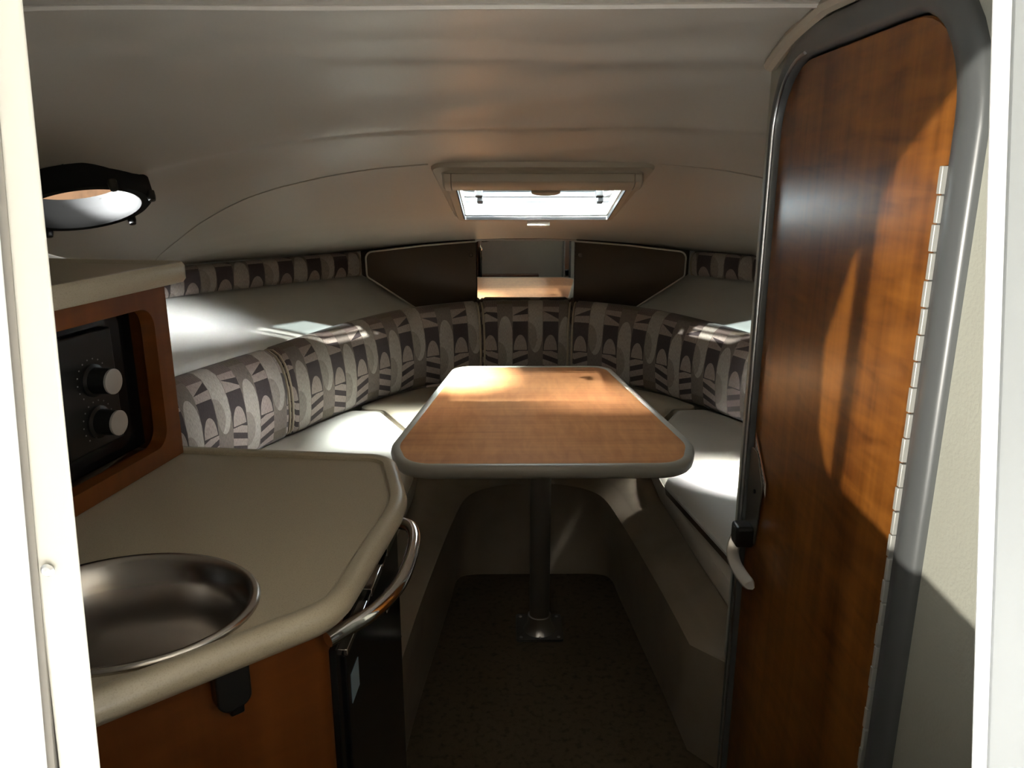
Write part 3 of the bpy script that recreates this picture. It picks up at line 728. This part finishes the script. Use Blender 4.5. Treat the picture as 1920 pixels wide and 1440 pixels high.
# ------------------------------------------------------------------ settee cushions
def cushion(name, pts, r, z0, z1, m, label, cat='cushion', group=None, crown=.008, rr=.018):
    pts = ccw(roundpoly(pts, r, 6))
    bm = bm_new()
    loops = [P3(offset(pts, rr * .8), z0), P3(offset(pts, rr * .25), z0 + rr * .3), P3(pts, z0 + rr), P3(pts, z1 - rr), P3(offset(pts, rr * .3), z1 - rr * .3), P3(offset(pts, rr), z1), P3(offset(pts, rr * 1.5), z1 + crown * .25)]
    vv = loft(bm, loops, True)
    bm.faces.new(vv[0][::-1]); f = bm.faces.new(vv[-1])
    o = meshobj(name, bm, m, angle=60); tag(o, label, cat, group)
    # welt along the upper edge
    w = bm_new(); P = P3(offset(pts, rr * .25), z1 - rr * .35); tube(w, P + P[:1], .0028, 6, False); meshobj('piping', w, m, o)
    return o
ph = [(p.x, p.y) for p in path]
def pick(y0, y1): return [p for p in ph if y0 <= p[1] <= y1]
lft = [(-.36, 1.20), (-.445, 1.20)]
left_out = [(-1.14, 1.2), (-1.11, 1.66), (-1.05, 2.0), (-.935, 2.37), (-.785, 2.70), (-.69, 2.862)]
L_poly = [(-.405, 1.20), (-.385, 1.75), (-.365, 2.12), (-.372, 2.44)] + [(-.575, 2.848)] + [(x, y) for x, y in left_out[::-1]]
SC = cushion('seat_cushion', [(x + .0, y) for x, y in L_poly], [.04, .2, .2, .05, .03, .04, .3, .3, .3, .3, .04], 0.327, .393, SEAT, 'pale beige seat cushion left of the table, beside the galley')
R_poly = [(-x, y) for x, y in L_poly]; R_poly[0] = (.405, 1.47); R_poly[-1] = (1.14, 1.47)
R_poly = [(x, max(y, 1.47)) for x, y in R_poly]; R_poly[1] = (.385, 1.75)
cushion('seat_cushion', R_poly, [.04, .2, .2, .05, .03, .04, .3, .3, .3, .3, .04], 0.327, .393, SEAT, 'pale beige seat cushion right of the table, under the cover board')
B_poly = [(-.36, 2.455), (-.25, 2.50), (0, 2.53), (.25, 2.50), (.36, 2.455), (.567, 2.872), (.68, 2.878), (.60, 3.04), (.44, 3.20), (.2, 3.29), (0, 3.31), (-.2, 3.29), (-.44, 3.20), (-.60, 3.04), (-.68, 2.878), (-.567, 2.872)]
cushion('seat_cushion', B_poly, [.05, .2, .2, .2, .05, .04, .04, .2, .2, .2, .2, .2, .2, .2, .04, .04], .327, .393, SEATD, 'darker beige filler cushion in the bow, behind the table')

# bolsters: swept backrest rolls along the V
full = [Vector((-p.x, p.y, 0)) for p in path]
bp_ = path + full[::-1][1:]
arc = [0]; sm = 0
for a, b in zip(bp_, bp_[1:]): arc.append(arc[-1] + (b - a).length)
sm = arc[-1] / 2
def at_arc(s):
    for i in range(len(arc) - 1):
        if s <= arc[i + 1]:
            t = (s - arc[i]) / (arc[i + 1] - arc[i]); p = bp_[i].lerp(bp_[i + 1], t)
            d = (bp_[min(i + 3, len(bp_) - 1)] - bp_[max(i - 2, 0)]).normalized(); return p, Vector((-d.y, d.x, 0))
    d = (bp_[-1] - bp_[-3]).normalized(); return bp_[-1], Vector((-d.y, d.x, 0))
# cross-section: (outboard, height), from the front foot round over the top to the back foot
SEC = [(.045, 0), (.018, .004), (.004, .02), (-.004, .06), (-.008, .11), (-.006, .16), (.002, .205), (.016, .243), (.038, .272), (.066, .286), (.096, .285), (.120, .268), (.134, .24), (.138, .20), (.138, .12), (.136, .05), (.128, .012), (.10, .0)]
def bolster(s0, s1, label, group, z0=.397, sec=SEC, hs=1.0, pathf=at_arc, name='bolster', n=None, uoff=0, voff=0, cat='bolster', rnd=.022):
    n = n or max(8, int((s1 - s0) / .02))
    bm = bm_new(); uvl = bm.loops.layers.uv.new('UVMap')
    sv = [0]
    for (a, b), (c, d) in zip(sec, sec[1:]): sv.append(sv[-1] + math.hypot(c - a, d - b))
    cx = sum(a for a, _ in sec) / len(sec); cyy = sum(b for _, b in sec) / len(sec)
    rows = []
    for i in range(n + 1):
        s = s0 + (s1 - s0) * i / n; e = min(s - s0, s1 - s)
        k = 1 - (0.16 * max(0, 1 - e / rnd) ** 2)
        p, nn_ = pathf(s)
        if name == 'bolster':
            q_ = abs(s - sm) / sm; hs = 1.20 - .14 * min(1, max(0, (q_ - .10) / .45))
        row = [bm.verts.new(p + nn_ * (cx + (a - cx) * k) + Vector((0, 0, z0 + cyy * hs + (b - cyy) * hs * k))) for a, b in sec]
        rows.append((s, row))
    for (sa, a), (sb, b) in zip(rows, rows[1:]):
        for j in range(len(sec)):
            j2 = (j + 1) % len(sec)
            f = bm.faces.new((a[j], a[j2], b[j2], b[j]))
            vj2 = sv[j2] if j2 else sv[-1] + .06
            for l, uvv in zip(f.loops, ((sa, sv[j]), (sa, vj2), (sb, vj2), (sb, sv[j]))): l[uvl].uv = (uvv[0] + uoff, uvv[1] + voff)
    for s, row in (rows[0], rows[-1]):
        f = bm.faces.new(row)
        for l, sj in zip(f.loops, range(len(sec))): l[uvl].uv = (s + sec[sj][0] + uoff, sec[sj][1])
    o = meshobj(name, bm, FABRIC, angle=60); tag(o, label, cat, group)
    for s in (s0 + rnd * .35, s1 - rnd * .35):
        p, nn_ = pathf(s); w = bm_new()
        if name == 'bolster': hs = 1.20 - .14 * min(1, max(0, (abs(s - sm) / sm - .10) / .45))
        P = [p + nn_ * (cx + (a - cx) * .955) + Vector((0, 0, z0 + cyy * hs + (b - cyy) * hs * .955)) for a, b in sec]
        tube(w, P + P[:1], .0045, 6, False); meshobj('piping', w, SEATD, o)
    return o
T = arc[-1]
def s_at_x(xx):
    for i, p in enumerate(bp_):
        if p.x >= xx: return arc[i]
cut1 = None
for i, p in enumerate(bp_[:60]):
    if p.y >= 2.50: cut1 = arc[i]; break
cut2 = s_at_x(-.205)
bolster(.12, cut1 - .001, 'patterned bolster nearest the galley, partly behind the countertop edge', 'patterned bolsters along the berth')
bolster(cut1 + .001, cut2 - .001, 'long patterned bolster left of the middle, with a patch of light on top', 'patterned bolsters along the berth')
bolster(cut2 + .001, T - cut2 - .001, 'short patterned middle bolster in the bow, under the mirror', 'patterned bolsters along the berth')
bolster(T - cut2 + .001, T - cut1 - .001, 'long patterned bolster right of the middle one, curving aft', 'patterned bolsters along the berth')
bolster(T - cut1 + .001, T - .12, 'patterned bolster nearest the wooden door, cut off by it', 'patterned bolsters along the berth')

# upper valance rolls under the headliner
vpath = spline([(-1.30, 1.7, 0), (-1.30, 2.4, 0), (-1.262, 2.74, 0), (-1.05, 3.00, 0), (-.86, 3.21, 0), (-.715, 3.36, 0)], 60)
def mk(vp):
    va = [0]
    for a, b in zip(vp, vp[1:]): va.append(va[-1] + (b - a).length)
    def f(s):
        for i in range(len(va) - 1):
            if s <= va[i + 1] + 1e-9:
                t = (s - va[i]) / (va[i + 1] - va[i]); d = (vp[min(i + 2, len(vp) - 1)] - vp[max(i - 1, 0)]).normalized(); return vp[i].lerp(vp[i + 1], t), Vector((-d.y, d.x, 0))
    return f, va[-1]
VS = [(.03, 0), (.008, .004), (.0, .02), (-.004, .05), (-.002, .078), (.006, .096), (.022, .104), (.04, .104), (.05, .08), (.05, .03), (.045, .004)]
f1, LV = mk(vpath)
bolster(0, LV, 'narrow patterned valance roll under the headliner on the left', 'narrow patterned valance rolls', z0=.846, sec=VS, pathf=f1, name='valance', uoff=.03, voff=.135, cat='valance', rnd=.01)
f2, LV = mk([Vector((-p.x, p.y, 0)) for p in vpath[::-1]])
bolster(0, LV, 'narrow patterned valance roll under the headliner on the right', 'narrow patterned valance rolls', z0=.846, sec=VS, pathf=f2, name='valance', uoff=.03, voff=.135, cat='valance', rnd=.01)

# ------------------------------------------------------------------ bow panels and mirror
def bow_panel(s, label):
    # local: x along the panel from the mirror outboard, y up
    o = Vector((s * .213, 3.405, 0)); d = Vector((s * .49, -.075, 0)).normalized(); up = Vector((0, 0, 1))
    nrm = Vector((-s * d.y * -1, 0, 0)); nrm = Vector((d.y * (1 if s > 0 else -1), -abs(d.x), 0)).normalized()
    pts = roundpoly([(.002, .70), (.262, .70), (.478, .850), (.480, .952), (.235, .978), (.002, .993)], [.001, .02, .02, .03, .2, .001], 5)
    def pp(l, k): return [o + d * x + up * z + nrm * k for x, z in l]
    c = pts if area(pts) > 0 else pts[::-1]
    bm = bm_new(); loft(bm, [pp(c, 0), pp(c, .010), pp(offset(c, .004), .013)], True, True)
    t = tag(meshobj('bow_panel', bm, BROWN, angle=40), label, 'panel')
    w = bm_new(); tube(w, pp([p for p in pts if p[0] > .005 or p[1] > .99], .010), .0042, 8); meshobj('piping', w, WELT, t, label='white piping')
    for x, z in ((.028, .935), (.028, .735)):
        b = bm_new(); lathe(b, [(0, .005), (.006, .0045), (.009, .002), (.010, 0)], o + d * x + up * z + nrm * .013, nrm, 16); meshobj('snap_button', b, BROWN, t)
    return t
bow_panel(-1, 'dark brown padded panel with white piping, left of the mirror')
bow_panel(1, 'dark brown padded panel with white piping, right of the mirror')
mr = thing('mirror', 'rectangular mirror in the bow between two dark panels', 'mirror', (0, 3.40, .74))
bm = bm_new(); box(bm, (-.213, 3.398, .735), (.2225, 3.408, .997)); meshobj('glass', bm, mat('mirror', (.85, .86, .84), .004, metal=1), mr, smooth=False)
bm = bm_new(); box(bm, (-.216, 3.409, .70), (.2255, 3.439, 1.0)); meshobj('backing', bm, BROWN, mr, smooth=False)
bm = bm_new(); tube(bm, [(x, 3.392, interp(ZC, 3.392) - .006) for x in [-.22 + .44 * i / 10 for i in range(11)]], .005, 8); meshobj('piping', bm, WELT, mr)

# ------------------------------------------------------------------ table
tb = thing('dinette_table', 'wood topped dinette table with rounded grey edge on a single pole', 'table', (0, 1.95, 0))
tp_ = ccw(roundpoly([(-.335, 1.652), (.335, 1.652), (.378, 1.80), (.272, 2.632), (-.272, 2.632), (-.378, 1.80)], [.13, .13, .17, .075, .075, .17], 12))
tz = .62
bm = bm_new(); loft(bm, [P3(offset(tp_, .020), tz - .022), P3(offset(tp_, .020), tz - .0006)], True, True); meshobj('top', bm, TABLEW, tb, angle=30)
bm = bm_new(); loft(bm, [P3(offset(tp_, o), tz + z) for o, z in ((.022, .0005), (.017, .003), (.006, .002), (.001, -.004), (-.001, -.013), (.001, -.023), (.007, -.031), (.018, -.034), (.05, -.034))], True)
meshobj('edge_band', bm, EDGE, tb, angle=60, label='rounded grey edge band')
bm = bm_new(); prism(bm, ccw(offset(tp_, .04)), .01, Matrix.Translation((0, 0, tz - .033))); meshobj('underside', bm, BLACK, tb)
bm = bm_new(); lathe(bm, [(.0, .585), (.085, .585), (.085, .575), (.045, .565), (.040, .50), (.0, .50)], (.004, 1.955, 0), (0, 0, 1), 28); meshobj('socket', bm, BLACK, tb)
bm = bm_new(); lathe(bm, [(.0285, .02), (.0285, .57)], (.004, 1.955, 0), (0, 0, 1), 28); meshobj('pole', bm, mat('grey_pole', (.33, .32, .30), .35, metal=.8), tb)
bm = bm_new(); prism(bm, roundpoly([(-.066, -.066), (.066, -.066), (.066, .066), (-.066, .066)], .008, 4), .007, Matrix.Translation((.004, 1.965, .001))); bpz = meshobj('base_plate', bm, mat('base_metal', (.22, .22, .22), .35, metal=.8), tb)
bm = bm_new(); lathe(bm, [(.046, .008), (.040, .016), (.034, .03), (.033, .055), (.029, .056)], (.004, 1.955, 0), (0, 0, 1), 28); meshobj('collar', bm, ALU, tb)
for a, b in ((-1, -1), (1, -1), (-1, 1), (1, 1), (0, -1)):
    bm = bm_new(); lathe(bm, [(0, .0105), (.004, .010), (.005, .008)], (.004 + a * .053, 1.965 + b * .053, 0), (0, 0, 1), 10); meshobj('screw', bm, ALU, bpz)

# cover board on the right seat
bm = bm_new(); cbp = ccw(roundpoly([(.352, 2.00), (.3755, 2.058), (.60, 2.070), (.93, 2.070), (.93, 1.47), (.432, 1.47)], [.02, .03, .01, .01, .005, .01], 6))
cz0 = .4055
cv_ = thing('cover_board', 'flat white board with dark brown edge on the right seat, beside the door', 'board', (.6, 1.8, cz0))
bm = bm_new(); loft(bm, [P3(cbp, cz0 + .018), P3(cbp, cz0 + .024), P3(offset(cbp, .003), cz0 + .027)], True, True); meshobj('top', bm, mat('white_laminate', (.72, .72, .70), .3), cv_, angle=40)
bm = bm_new(); loft(bm, [P3(offset(cbp, .004), cz0 - .002), P3(offset(cbp, .001), cz0 + .0175)], True, True); meshobj('edge', bm, mat('dark_brown', (.06, .03, .02), .4), cv_, angle=40, label='dark brown edge')
